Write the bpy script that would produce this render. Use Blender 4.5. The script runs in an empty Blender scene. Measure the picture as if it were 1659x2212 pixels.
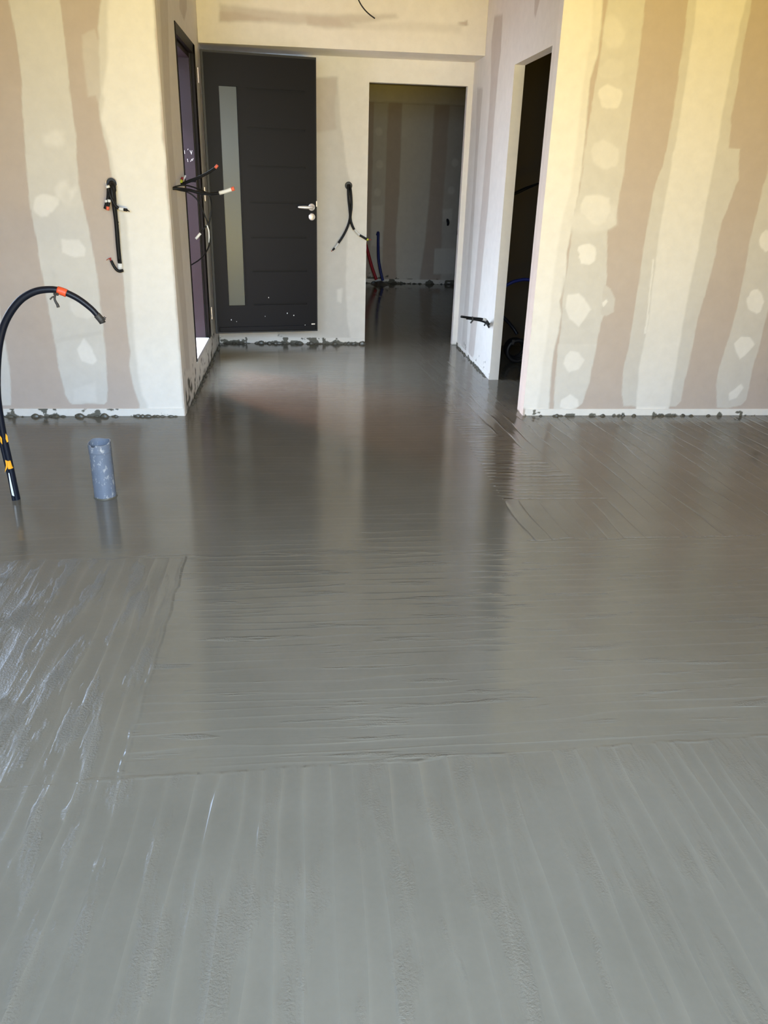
import bpy, math, random
import numpy as np
from mathutils import Vector, Matrix

# ------------------------------------------------------------------ camera
S = bpy.context.scene
COL = S.collection
F_PX, CX, CY = 1695.0, 829.5, 1106.0
EYE = np.array([0.0, 0.0, 1.385])


def cam_ray(px, py):
    return np.array([px - CX, -(py - CY), -F_PX])


_Z = -cam_ray(710, 5086); _Z /= np.linalg.norm(_Z)
_Y = cam_ray(645, 378); _Y -= _Z * _Y.dot(_Z); _Y /= np.linalg.norm(_Y)
_X = np.cross(_Y, _Z)
ROT = np.array([_X, _Y, _Z])
cam_data = bpy.data.cameras.new('camera')
cam = bpy.data.objects.new('camera', cam_data)
COL.objects.link(cam)
M4 = Matrix([list(ROT[0]) + [EYE[0]], list(ROT[1]) + [EYE[1]], list(ROT[2]) + [EYE[2]], [0, 0, 0, 1]])
cam.matrix_world = M4
cam_data.sensor_fit = 'VERTICAL'
cam_data.sensor_height = 36.0
cam_data.lens = F_PX / 2212 * 36.0
cam_data.clip_start = 0.02
S.camera = cam

# ------------------------------------------------------------------ render look
S.view_settings.view_transform = 'Standard'
S.view_settings.look = 'None'
S.view_settings.gamma = 1
S.view_settings.exposure = 0.0
S.view_settings.use_curve_mapping = False
S.cycles.use_denoising = True
S.cycles.max_bounces = 10
S.cycles.diffuse_bounces = 6
S.cycles.glossy_bounces = 5
S.cycles.sample_clamp_indirect = 6.0
S.cycles.caustics_reflective = False
S.cycles.caustics_refractive = False

# ------------------------------------------------------------------ daylight
W = bpy.data.worlds.new('sky')
S.world = W
W.use_nodes = True
wn = W.node_tree.nodes; wl = W.node_tree.links
wn.clear()
w_out = wn.new('ShaderNodeOutputWorld'); w_bg = wn.new('ShaderNodeBackground')
w_tc = wn.new('ShaderNodeTexCoord'); w_sep = wn.new('ShaderNodeSeparateXYZ'); w_r = wn.new('ShaderNodeValToRGB')
wl.new(w_tc.outputs['Generated'], w_sep.inputs[0]); wl.new(w_sep.outputs['Z'], w_r.inputs[0])
w_r.color_ramp.elements[0].position = 0.0; w_r.color_ramp.elements[0].color = (0.76, 0.86, 1.0, 1)
w_r.color_ramp.elements[1].position = 0.6; w_r.color_ramp.elements[1].color = (0.42, 0.62, 1.0, 1)
wl.new(w_r.outputs[0], w_bg.inputs['Color']); w_bg.inputs['Strength'].default_value = 15.0
wl.new(w_bg.outputs[0], w_out.inputs[0])


def area(name, loc, direction, sx, sy, energy, color, spread=180):
    d = bpy.data.lights.new(name, 'AREA')
    d.shape = 'RECTANGLE'; d.size = sx; d.size_y = sy; d.energy = energy; d.color = color
    d.spread = math.radians(spread)
    o = bpy.data.objects.new(name, d)
    COL.objects.link(o)
    o.location = loc
    o.rotation_euler = Vector(direction).to_track_quat('-Z', 'Y').to_euler()
    return o


# the glazed garden opening behind the photographer: sky light falls down into the room,
# light bounced off the sunny ground outside goes up to the upper walls
area('sky_daylight', (0.1, -0.62, 1.70), (0, 0.82, -0.57), 4.2, 1.1, 174, (0.53, 0.735, 1.0), 100)
area('ground_bounce_daylight', (0.9, -0.62, 0.35), (0, 0.72, 0.69), 2.9, 0.6, 150, (1.0, 0.715, 0.085), 105)
# daylight through the open front door
area('front_door_daylight', (-1.20, 6.10, 1.45), (0.52, 0.0, -0.85), 0.8, 0.9, 26, (0.84, 0.92, 1.0), 96)
area('front_door_ground_bounce', (-1.70, 6.70, 0.95), (0.62, -0.72, -0.50), 0.25, 0.7, 24, (1.0, 0.36, 0.10), 90)
sun_d = bpy.data.lights.new('sun', 'SUN'); sun_d.energy = 4.0; sun_d.angle = math.radians(0.6); sun_d.color = (1.0, 0.93, 0.82)
sun = bpy.data.objects.new('sun', sun_d); COL.objects.link(sun)
sun.rotation_euler = Vector((0.1, -0.75, -0.66)).to_track_quat('-Z', 'Y').to_euler()
sun.location = (-4, 12, 8)

# ------------------------------------------------------------------ small helpers
rng = np.random.default_rng(7)
random.seed(7)


def px_on(px, py, axis, val):
    """photo pixel -> world point on the plane axis=val"""
    d = ROT @ cam_ray(px, py)
    return EYE + d * ((val - EYE[axis]) / d[axis])


def meta(o, label=None, cat=None, group=None, kind=None):
    if label: o['label'] = label
    if cat: o['category'] = cat
    if group: o['group'] = group
    if kind: o['kind'] = kind
    return o


def empty(name, loc=(0, 0, 0)):
    o = bpy.data.objects.new(name, None)
    COL.objects.link(o); o.location = loc; o.empty_display_size = 0.05
    return o


class MB:
    def __init__(s): s.v = []; s.f = []

    def add(s, vs, fs):
        n = len(s.v); s.v += [tuple(v) for v in vs]; s.f += [tuple(i + n for i in f) for f in fs]
        return s

    def box(s, a, b, bev=0.0):
        x0, y0, z0 = [min(p, q) for p, q in zip(a, b)]; x1, y1, z1 = [max(p, q) for p, q in zip(a, b)]
        s.add([(x0, y0, z0), (x1, y0, z0), (x1, y1, z0), (x0, y1, z0), (x0, y0, z1), (x1, y0, z1), (x1, y1, z1), (x0, y1, z1)],
              [(0, 3, 2, 1), (4, 5, 6, 7), (0, 1, 5, 4), (1, 2, 6, 5), (2, 3, 7, 6), (3, 0, 4, 7)])
        return s

    def tube(s, pts, r, n=12, smooth=6, caps=True, rfun=None):
        P = catmull(pts, smooth) if smooth > 1 else [Vector(p) for p in pts]
        m = len(P); rings = []
        up = Vector((0.13, 0.31, 0.94))
        for i, p in enumerate(P):
            t = (P[min(i + 1, m - 1)] - P[max(i - 1, 0)]).normalized()
            if i == 0:
                u = t.cross(up)
                if u.length < 1e-3: u = t.cross(Vector((1, 0, 0)))
                u.normalize()
            else:
                u = (u - t * u.dot(t)).normalized()
            w = t.cross(u)
            k = i / max(m - 1, 1)
            rr = r(k) if callable(r) else r
            rings.append([p + (u * math.cos(2 * math.pi * j / n) + w * math.sin(2 * math.pi * j / n)) * rr for j in range(n)])
        vs = [v for R_ in rings for v in R_]
        fs = [(i * n + j, i * n + (j + 1) % n, (i + 1) * n + (j + 1) % n, (i + 1) * n + j) for i in range(m - 1) for j in range(n)]
        if caps:
            fs += [tuple(reversed(range(n))), tuple((m - 1) * n + j for j in range(n))]
        return s.add(vs, fs)

    def lathe(s, prof, origin, axis, n=28):
        """prof = [(radius, distance along axis)]"""
        a = Vector(axis).normalized()
        u = a.cross(Vector((0, 0, 1)))
        if u.length < 1e-3: u = a.cross(Vector((1, 0, 0)))
        u.normalize(); w = a.cross(u); o = Vector(origin)
        vs = [o + a * d + (u * math.cos(2 * math.pi * j / n) + w * math.sin(2 * math.pi * j / n)) * r for r, d in prof for j in range(n)]
        m = len(prof)
        fs = [(i * n + j, i * n + (j + 1) % n, (i + 1) * n + (j + 1) % n, (i + 1) * n + j) for i in range(m - 1) for j in range(n)]
        return s.add(vs, fs)

    def build(s, name, mat, parent=None, smooth=False, bevel=0.0):
        me = bpy.data.meshes.new(name)
        me.from_pydata(s.v, [], s.f); me.update()
        bad = me.validate()
        o = bpy.data.objects.new(name, me); COL.objects.link(o)
        if mat: me.materials.append(mat)
        if parent:
            o.parent = parent
            o.matrix_parent_inverse = Matrix.Translation(-Vector(parent.location)) if not parent.parent else Matrix.Identity(4)
        if smooth:
            me.polygons.foreach_set('use_smooth', [True] * len(me.polygons))
        if bevel > 0:
            b = o.modifiers.new('bevel', 'BEVEL'); b.width = bevel; b.segments = 2; b.limit_method = 'ANGLE'
        return o


def catmull(pts, k):
    P = [Vector(p) for p in pts]
    if len(P) < 3:
        return [P[0].lerp(P[-1], i / k) for i in range(k + 1)]
    Q = [P[0] * 2 - P[1]] + P + [P[-1] * 2 - P[-2]]
    out = []
    for i in range(1, len(Q) - 2):
        a, b, c, d = Q[i - 1:i + 3]
        for j in range(k):
            t = j / k
            out.append(0.5 * ((2 * b) + (c - a) * t + (2 * a - 5 * b + 4 * c - d) * t * t + (3 * b - a - 3 * c + d) * t ** 3))
    out.append(P[-1])
    return out


# ------------------------------------------------------------------ materials
def new_mat(name):
    m = bpy.data.materials.new(name); m.use_nodes = True
    nt = m.node_tree
    return m, nt, nt.nodes, nt.links, nt.nodes['Principled BSDF']


def simple(name, col, rough=0.5, metal=0.0, var=0.12, scale=30.0, bump=0.0, coat=0.0, spec=0.5):
    m, nt, n, l, b = new_mat(name)
    tc = n.new('ShaderNodeTexCoord'); nz = n.new('ShaderNodeTexNoise')
    nz.inputs['Scale'].default_value = scale; nz.inputs['Detail'].default_value = 4
    l.new(tc.outputs['Object'], nz.inputs['Vector'])
    mr = n.new('ShaderNodeMapRange'); mr.inputs['To Min'].default_value = 1 - var; mr.inputs['To Max'].default_value = 1 + var
    l.new(nz.outputs['Fac'], mr.inputs['Value'])
    mx = n.new('ShaderNodeVectorMath'); mx.operation = 'SCALE'; mx.inputs[0].default_value = col[:3]
    l.new(mr.outputs[0], mx.inputs['Scale']); l.new(mx.outputs[0], b.inputs['Base Color'])
    b.inputs['Roughness'].default_value = rough; b.inputs['Metallic'].default_value = metal
    b.inputs['Specular IOR Level'].default_value = spec
    if coat: b.inputs['Coat Weight'].default_value = coat
    if bump:
        bp = n.new('ShaderNodeBump'); bp.inputs['Strength'].default_value = bump; bp.inputs['Distance'].default_value = 0.002
        l.new(nz.outputs['Fac'], bp.inputs['Height']); l.new(bp.outputs[0], b.inputs['Normal'])
    return m


def plaster_mat():
    """bare plasterboard paper / thin joint compound / thick joint compound, mixed by the 'plaster' attribute"""
    m, nt, n, l, b = new_mat('plasterboard')
    at = n.new('ShaderNodeAttribute'); at.attribute_name = 'plaster'
    st = n.new('ShaderNodeAttribute'); st.attribute_name = 'cement'
    geo = n.new('ShaderNodeNewGeometry')
    nz = n.new('ShaderNodeTexNoise'); nz.inputs['Scale'].default_value = 14; nz.inputs['Detail'].default_value = 6; nz.inputs['Roughness'].default_value = 0.65
    nf = n.new('ShaderNodeTexNoise'); nf.inputs['Scale'].default_value = 3.5; nf.inputs['Detail'].default_value = 3
    l.new(geo.outputs['Position'], nz.inputs['Vector']); l.new(geo.outputs['Position'], nf.inputs['Vector'])
    rp = n.new('ShaderNodeValToRGB'); cr = rp.color_ramp
    cr.elements[0].position = 0.0; cr.elements[0].color = (0.545, 0.46, 0.40, 1)
    cr.elements[1].position = 1.0; cr.elements[1].color = (0.845, 0.81, 0.755, 1)
    e = cr.elements.new(0.5); e.color = (0.665, 0.632, 0.578, 1)
    # compound thickness varies a little
    ad = n.new('ShaderNodeMath'); ad.operation = 'MULTIPLY_ADD'
    mr = n.new('ShaderNodeMapRange'); mr.inputs['From Min'].default_value = 0.3; mr.inputs['From Max'].default_value = 0.7
    mr.inputs['To Min'].default_value = -0.03; mr.inputs['To Max'].default_value = 0.03
    l.new(nf.outputs['Fac'], mr.inputs['Value'])
    sm = n.new('ShaderNodeMath'); sm.operation = 'ADD'
    l.new(at.outputs['Fac'], sm.inputs[0]); l.new(mr.outputs[0], sm.inputs[1])
    l.new(sm.outputs[0], rp.inputs['Fac'])
    # paper fibre mottling
    mt = n.new('ShaderNodeMapRange'); mt.inputs['From Min'].default_value = 0.25; mt.inputs['From Max'].default_value = 0.75
    mt.inputs['To Min'].default_value = 0.955; mt.inputs['To Max'].default_value = 1.035
    l.new(nz.outputs['Fac'], mt.inputs['Value'])
    sc = n.new('ShaderNodeVectorMath'); sc.operation = 'SCALE'
    l.new(rp.outputs[0], sc.inputs[0]); l.new(mt.outputs[0], sc.inputs['Scale'])
    mx = n.new('ShaderNodeMix'); mx.data_type = 'RGBA'
    l.new(st.outputs['Fac'], mx.inputs['Factor']); l.new(sc.outputs[0], mx.inputs[6]); mx.inputs[7].default_value = (0.115, 0.11, 0.085, 1)
    l.new(mx.outputs[2], b.inputs['Base Color'])
    b.inputs['Roughness'].default_value = 0.85; b.inputs['Specular IOR Level'].default_value = 0.25
    bp = n.new('ShaderNodeBump'); bp.inputs['Distance'].default_value = 0.0012; bp.inputs['Strength'].default_value = 0.6
    hs = n.new('ShaderNodeMath'); hs.operation = 'MULTIPLY_ADD'; hs.inputs[1].default_value = 0.12
    l.new(nz.outputs['Fac'], hs.inputs[0]); l.new(sm.outputs[0], hs.inputs[2])
    l.new(hs.outputs[0], bp.inputs['Height']); l.new(bp.outputs[0], b.inputs['Normal'])
    return m


PL = plaster_mat()
M = dict(
    black=simple('black_cable_sheath', (0.006, 0.006, 0.007), 0.5, spec=0.25),
    dusty=simple('dusty_black_plastic', (0.035, 0.033, 0.033), 0.6, var=0.5, scale=200),
    navy=simple('dark_blue_conduit', (0.006, 0.008, 0.016), 0.4, spec=0.3),
    bluepipe=simple('blue_conduit', (0.010, 0.022, 0.20), 0.45),
    redpipe=simple('red_conduit', (0.42, 0.010, 0.022), 0.45),
    white=simple('white_tape', (0.80, 0.80, 0.80), 0.5),
    orange=simple('orange_tape', (0.72, 0.09, 0.03), 0.45),
    coral=simple('coral_wire_insulation', (0.85, 0.16, 0.09), 0.4),
    yellow=simple('yellow_orange_tape', (0.95, 0.42, 0.02), 0.5),
    green=simple('yellow_green_wire', (0.45, 0.50, 0.04), 0.5),
    redwire=simple('red_wire', (0.35, 0.02, 0.02), 0.5),
    copper=simple('bare_copper', (0.85, 0.45, 0.30), 0.35, metal=0.9),
    steel=simple('brushed_steel', (0.88, 0.82, 0.75), 0.34, metal=0.55, var=0.03),
    hinge=simple('hinge_metal', (0.72, 0.62, 0.52), 0.35, metal=0.9),
    rubber=simple('black_rubber_seal', (0.006, 0.006, 0.007), 0.5),
    door=simple('anthracite_door_paint', (0.0065, 0.006, 0.0072), 0.45, var=0.05, scale=8, spec=0.14),
    frame=simple('dark_frame_lacquer', (0.014, 0.007, 0.011), 0.40, spec=0.3, var=0.08, scale=6),
    frame_b=simple('dark_brown_frame_edge', (0.006, 0.004, 0.004), 0.5, spec=0.15),
    grey_pvc=simple('grey_pvc', (0.15, 0.172, 0.215), 0.35, var=0.10, scale=25),
    alu=simple('aluminium_sill', (0.80, 0.80, 0.82), 0.35, metal=0.3, var=0.03),
    glove=simple('dark_duct_plastic', (0.010, 0.010, 0.012), 0.45),
    tile=simple('outdoor_terracotta_paving', (0.55, 0.32, 0.24), 0.8, var=0.2, scale=5),
    render_wall=simple('outdoor_render', (0.62, 0.36, 0.24), 0.9, var=0.1, scale=4),
    mortar=simple('wet_mortar', (0.085, 0.080, 0.062), 0.35, var=0.3, scale=60, bump=0.6),
    sideboard=simple('side_room_board_with_shade', (0.11, 0.085, 0.055), 0.9, var=0.1, scale=3),  # board colour darkened: the side room's shade is put into it
    sky_blocker=simple('garden_sky_blocker', (0.6, 0.6, 0.58), 0.9, var=0.02, scale=3),  # for the added slab that shuts out the sky
    ceilm=simple('ceiling_board', (0.42, 0.36, 0.29), 0.9, var=0.05, scale=3),
)

# frosted glass
m_, nt_, n_, l_, b_ = new_mat('frosted_glass')
b_.inputs['Base Color'].default_value = (0.048, 0.054, 0.044, 1); b_.inputs['Roughness'].default_value = 0.35
b_.inputs['Transmission Weight'].default_value = 0.0; b_.inputs['Coat Weight'].default_value = 0.08; b_.inputs['Coat Roughness'].default_value = 0.2
M['frost'] = m_
m_, nt_, n_, l_, b_ = new_mat('window_glass')
b_.inputs['Base Color'].default_value = (1, 1, 1, 1); b_.inputs['Roughness'].default_value = 0.0
b_.inputs['Transmission Weight'].default_value = 1.0; b_.inputs['IOR'].default_value = 1.02
M['glass'] = m_

# scratched grey pvc: add pale scuffs
nt = M['grey_pvc'].node_tree
_b = nt.nodes['Principled BSDF']; _src = _b.inputs['Base Color'].links[0].from_socket
_g = nt.nodes.new('ShaderNodeTexCoord'); _mp = nt.nodes.new('ShaderNodeMapping'); _mp.inputs['Scale'].default_value = (1, 1, 0.45)
_n = nt.nodes.new('ShaderNodeTexNoise'); _n.inputs['Scale'].default_value = 70; _n.inputs['Detail'].default_value = 5; _n.inputs['Roughness'].default_value = 0.7
_r = nt.nodes.new('ShaderNodeMapRange'); _r.inputs['From Min'].default_value = 0.57; _r.inputs['From Max'].default_value = 0.64
_x = nt.nodes.new('ShaderNodeMix'); _x.data_type = 'RGBA'; _x.inputs[7].default_value = (0.42, 0.42, 0.42, 1)
nt.links.new(_g.outputs['Object'], _mp.inputs[0]); nt.links.new(_mp.outputs[0], _n.inputs['Vector'])
nt.links.new(_n.outputs['Fac'], _r.inputs['Value']); nt.links.new(_r.outputs[0], _x.inputs['Factor'])
nt.links.new(_src, _x.inputs[6]); nt.links.new(_x.outputs[2], _b.inputs['Base Color'])


# ------------------------------------------------------------------ wet screed floor material
class G:
    """tiny maths-node helper"""
    def __init__(s, nt): s.nt = nt

    def m(s, op, a, b=None, c=None):
        n = s.nt.nodes.new('ShaderNodeMath'); n.operation = op
        for i, v in enumerate((a, b, c)):
            if v is None: continue
            if isinstance(v, (int, float)): n.inputs[i].default_value = v
            else: s.nt.links.new(v, n.inputs[i])
        return n.outputs[0]

    def step(s, v, lo, hi):
        n = s.nt.nodes.new('ShaderNodeMapRange'); n.interpolation_type = 'SMOOTHSTEP'
        n.inputs['From Min'].default_value = lo; n.inputs['From Max'].default_value = hi
        s.nt.links.new(v, n.inputs['Value'])
        return n.outputs[0]

    def vec(s, x, y, z=0.0):
        n = s.nt.nodes.new('ShaderNodeCombineXYZ')
        for i, v in enumerate((x, y, z)):
            if isinstance(v, (int, float)): n.inputs[i].default_value = v
            else: s.nt.links.new(v, n.inputs[i])
        return n.outputs[0]

    def noise(s, vec, scale, detail=3, rough=0.5, dim='3D'):
        n = s.nt.nodes.new('ShaderNodeTexNoise'); n.inputs['Scale'].default_value = scale
        n.inputs['Detail'].default_value = detail; n.inputs['Roughness'].default_value = rough
        s.nt.links.new(vec, n.inputs['Vector'])
        return n.outputs['Fac']


def floor_mat():
    m, nt, n, l, b = new_mat('wet_screed')
    g = G(nt)
    geo = n.new('ShaderNodeNewGeometry'); sep = n.new('ShaderNodeSeparateXYZ')
    l.new(geo.outputs['Position'], sep.inputs[0]); X, Y = sep.outputs[0], sep.outputs[1]
    P = g.vec(X, Y)
    wob = g.m('SUBTRACT', g.noise(P, 2.2, 3), 0.5)
    wob2 = g.m('SUBTRACT', g.noise(P, 9.0, 3), 0.5)
    # ---- zones
    edgeY = g.m('ADD', g.m('MULTIPLY', X, 0.03), 1.592)
    yA = g.m('SUBTRACT', g.m('ADD', Y, g.m('MULTIPLY', wob2, 0.03)), edgeY)      # <0 : near zone
    zA = g.m('SUBTRACT', 1.0, g.step(yA, -0.006, 0.006))
    xC = g.m('ADD', X, g.m('MULTIPLY', wob2, 0.03))
    left = g.m('SUBTRACT', 1.0, g.step(xC, -0.472, -0.455))
    y28 = g.m('SUBTRACT', 1.0, g.step(g.m('ADD', Y, g.m('MULTIPLY', wob2, 0.05)), 2.79, 2.83))
    zC = g.m('MULTIPLY', g.m('MULTIPLY', left, y28), g.m('SUBTRACT', 1.0, zA))
    rightx = g.step(g.m('ADD', X, g.m('MULTIPLY', wob2, 0.02)), 0.93, 0.95)
    y29 = g.step(g.m('ADD', Y, g.m('MULTIPLY', wob2, 0.06)), 2.89, 2.93)
    # block of crosswise strokes by the right corner
    blk_r = g.m('SUBTRACT', 1.0, g.step(g.m('ADD', g.m('ADD', X, g.m('MULTIPLY', Y, 0.30)), g.m('MULTIPLY', wob2, 0.12)), 2.42, 2.50))
    blk_y = g.step(Y, 3.30, 3.36)
    blk = g.m('MULTIPLY', blk_r, blk_y)
    zE = g.m('MULTIPLY', g.m('MULTIPLY', rightx, y29), g.m('SUBTRACT', 1.0, blk))
    zY = g.m('MAXIMUM', g.m('MAXIMUM', zA, zC), zE)          # strokes running away from the camera
    zX = g.m('SUBTRACT', 1.0, zY)
    farness = g.step(Y, 2.7, 3.1)
    # ---- ridges: soft lips left between neighbouring trowel strokes
    def ridges(coord, along, spacing, seed, sharp):
        # irregular spacing by warping the coordinate with noise that is stretched along the stroke
        wv = g.vec(g.m('MULTIPLY', coord, 1.0), g.m('MULTIPLY', along, 0.13), seed)
        w = g.m('MULTIPLY', g.m('SUBTRACT', g.noise(wv, 7.0, 2), 0.5), 0.11)
        t = g.m('DIVIDE', g.m('ADD', coord, w), spacing)
        fr = g.m('FRACT', t)
        d = g.m('ABSOLUTE', g.m('SUBTRACT', fr, 0.5))          # 0.5 at the lip
        lip = g.m('POWER', g.m('MULTIPLY', d, 2.0), sharp)
        amp = g.noise(g.vec(g.m('MULTIPLY', g.m('FLOOR', t), 7.3), g.m('MULTIPLY', along, 1.1), seed + 3), 1.0, 3, 0.6)
        amp = g.step(amp, 0.32, 0.66)
        return g.m('MULTIPLY', lip, amp)
    bendY = g.m('ADD', X, g.m('MULTIPLY', g.m('SINE', g.m('MULTIPLY', Y, 2.1)), 0.012))
    rA = ridges(bendY, Y, 0.058, 1.0, 3.2)
    rE = ridges(g.m('ADD', X, g.m('MULTIPLY', Y, 0.05)), Y, 0.085, 5.0, 8.0)
    rX = ridges(g.m('ADD', Y, g.m('MULTIPLY', X, -0.012)), X, 0.047, 9.0, 5.0)
    # fine drag lines inside each stroke
    fX = g.noise(g.vec(g.m('MULTIPLY', X, 0.035), Y, 2.0), 150, 4, 0.6)
    fY = g.noise(g.vec(X, g.m('MULTIPLY', Y, 0.04), 4.0), 120, 4, 0.6)
    # pimply patches where the trowel skipped: elongated along the stroke
    pim = g.noise(P, 170, 3, 0.6)
    pm_y = g.step(g.noise(g.vec(g.m('MULTIPLY', X, 1.0), g.m('MULTIPLY', Y, 0.22), 11.0), 14, 3, 0.6), 0.50, 0.64)
    pm_x = g.step(g.noise(g.vec(g.m('MULTIPLY', X, 0.2), g.m('MULTIPLY', Y, 1.3), 13.0), 14, 3, 0.6), 0.57, 0.68)
    leftw = g.m('SUBTRACT', 1.0, g.step(X, -0.95, -0.45))
    pmask = g.m('ADD', g.m('MULTIPLY', zY, pm_y), g.m('MULTIPLY', g.m('MULTIPLY', zX, pm_x), g.m('SUBTRACT', 1.0, farness)))
    pmask = g.m('MULTIPLY', pmask, g.m('SUBTRACT', 1.0, g.m('MULTIPLY', farness, 0.8)))
    pmask = g.m('ADD', pmask, g.m('MULTIPLY', g.m('MULTIPLY', leftw, y28), g.m('MULTIPLY_ADD', pm_y, 0.9, 0.35)))
    h = g.m('MULTIPLY', g.m('MULTIPLY', rA, g.m('MAXIMUM', zA, g.m('MULTIPLY', zC, 0.45))), 0.0028)
    h = g.m('ADD', h, g.m('MULTIPLY', g.m('MULTIPLY', rE, g.m('MULTIPLY', zE, g.m('SUBTRACT', 1.0, g.m('MULTIPLY', g.step(Y, 4.7, 4.85), 0.75)))), 0.0019))
    ampX = g.m('ADD', 0.0010, g.m('MULTIPLY', g.m('MULTIPLY', blk, rightx), 0.0024))
    ampX = g.m('MULTIPLY', ampX, g.m('SUBTRACT', 1.0, g.m('MULTIPLY', g.m('MULTIPLY', farness, g.m('SUBTRACT', 1.0, rightx)), 0.80)))
    h = g.m('ADD', h, g.m('MULTIPLY', g.m('MULTIPLY', rX, zX), ampX))
    h = g.m('ADD', h, g.m('MULTIPLY', g.m('MULTIPLY', fX, zX), 0.00030))
    h = g.m('ADD', h, g.m('MULTIPLY', g.m('MULTIPLY', fY, zY), 0.00030))
    h = g.m('ADD', h, g.m('MULTIPLY', g.m('MULTIPLY', pim, pmask), 0.0030))
    # lips along the borders of the zones
    def crack(d, w, a):
        return g.m('MULTIPLY', g.m('SUBTRACT', 1.0, g.step(g.m('ABSOLUTE', d), 0.0, w)), a)
    h = g.m('ADD', h, g.m('MULTIPLY', crack(yA, 0.010, 0.0013), g.step(g.noise(P, 7.0, 3), 0.42, 0.62)))
    h = g.m('ADD', h, g.m('MULTIPLY', crack(g.m('ADD', xC, 0.463), 0.012, 0.0013), g.m('MULTIPLY', y28, g.m('SUBTRACT', 1.0, zA))))
    h = g.m('ADD', h, crack(g.m('SUBTRACT', g.m('ADD', Y, g.m('MULTIPLY', wob2, 0.05)), 2.81), 0.012, 0.0006))
    h = g.m('ADD', h, g.m('MULTIPLY', crack(g.m('SUBTRACT', g.m('ADD', Y, g.m('MULTIPLY', wob2, 0.06)), 2.91), 0.012, 0.0016), rightx))
    # long slow undulation of the screed, drawn as waves in the mirror
    slow = g.noise(g.vec(g.m('MULTIPLY', X, 0.5), Y, 6.0), 5.0, 2)
    h = g.m('ADD', h, g.m('MULTIPLY', slow, 0.0010))
    bp = n.new('ShaderNodeBump'); bp.inputs['Strength'].default_value = 1.0; bp.inputs['Distance'].default_value = 1.0
    l.new(h, bp.inputs['Height']); l.new(bp.outputs[0], b.inputs['Normal'])
    # colour: grey-olive cement with slightly paler lips and blotches
    c1 = n.new('ShaderNodeValToRGB'); cr = c1.color_ramp
    cr.elements[0].position = 0.3; cr.elements[0].color = (0.106, 0.096, 0.076, 1)
    cr.elements[1].position = 0.7; cr.elements[1].color = (0.131, 0.119, 0.096, 1)
    l.new(g.noise(P, 1.6, 5, 0.6), c1.inputs[0])
    lips = g.m('ADD', g.m('MULTIPLY', g.m('MULTIPLY', rA, g.m('MAXIMUM', zA, zC)), 0.20), g.m('MULTIPLY', g.m('MULTIPLY', rX, zX), 0.14))
    bri = g.m('ADD', g.m('ADD', 1.0, lips), g.m('MULTIPLY', g.m('SUBTRACT', g.noise(P, 60, 4, 0.6), 0.5), 0.10))
    sc = n.new('ShaderNodeVectorMath'); sc.operation = 'SCALE'
    l.new(c1.outputs[0], sc.inputs[0]); l.new(bri, sc.inputs['Scale']); l.new(sc.outputs[0], b.inputs['Base Color'])
    ro = n.new('ShaderNodeMapRange'); ro.inputs['To Min'].default_value = 0.04; ro.inputs['To Max'].default_value = 0.13
    l.new(g.noise(P, 6, 3), ro.inputs['Value']); l.new(ro.outputs[0], b.inputs['Roughness'])
    b.inputs['IOR'].default_value = 1.42
    return m


# ------------------------------------------------------------------ wall builder
def vnoise(u, v, seed=0):
    """smooth value noise 0..1"""
    r = np.random.default_rng(seed).random((257, 257))
    u = np.mod(u, 256.0); v = np.mod(v, 256.0)
    i = np.floor(u).astype(int); j = np.floor(v).astype(int); a = u - i; c = v - j
    a = a * a * (3 - 2 * a); c = c * c * (3 - 2 * c)
    return (r[i, j] * (1 - a) + r[i + 1, j] * a) * (1 - c) + (r[i, j + 1] * (1 - a) + r[i + 1, j + 1] * a) * c


def fbm(u, v, seed=0, o=4):
    s = 0; k = 1; t = 0
    for q in range(o):
        s = s + k * vnoise(u * 2 ** q + 17.3 * q, v * 2 ** q + 5.1 * q, seed + q); t += k; k *= 0.55
    return s / t


def sdist(u, v, poly):
    P = np.array(poly, float); n = len(P)
    d = np.full(u.shape, 1e9); ins = np.zeros(u.shape, bool)
    for i in range(n):
        ax, ay = P[i]; bx, by = P[(i + 1) % n]
        ex, ey = bx - ax, by - ay; L = ex * ex + ey * ey + 1e-12
        t = np.clip(((u - ax) * ex + (v - ay) * ey) / L, 0, 1)
        d = np.minimum(d, np.hypot(u - ax - t * ex, v - ay - t * ey))
        c = ((ay > v) != (by > v)) & (u < ex * (v - ay) / ((by - ay) if by != ay else 1e-12) + ax)
        ins ^= c
    return np.where(ins, -d, d)


def paint(U, Vv, layers, base):
    out = np.full(U.shape, float(base))
    wu = U + 0.013 * (fbm(U * 14, Vv * 9, 3) - .5) + 0.005 * (fbm(U * 60, Vv * 30, 8) - .5)
    wv = Vv + 0.013 * (fbm(U * 14, Vv * 9, 23) - .5)
    for poly, lev, soft in layers:
        A = np.array(poly); x0, y0 = A.min(0) - .08; x1, y1 = A.max(0) + .08
        s = (U > x0) & (U < x1) & (Vv > y0) & (Vv < y1)
        if not s.any(): continue
        sd = sdist(wu[s], wv[s], poly)
        k = np.clip(0.5 - sd / (2 * soft), 0, 1); k = k * k * (3 - 2 * k)
        out[s] = out[s] * (1 - k) + lev * k
    return out


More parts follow.
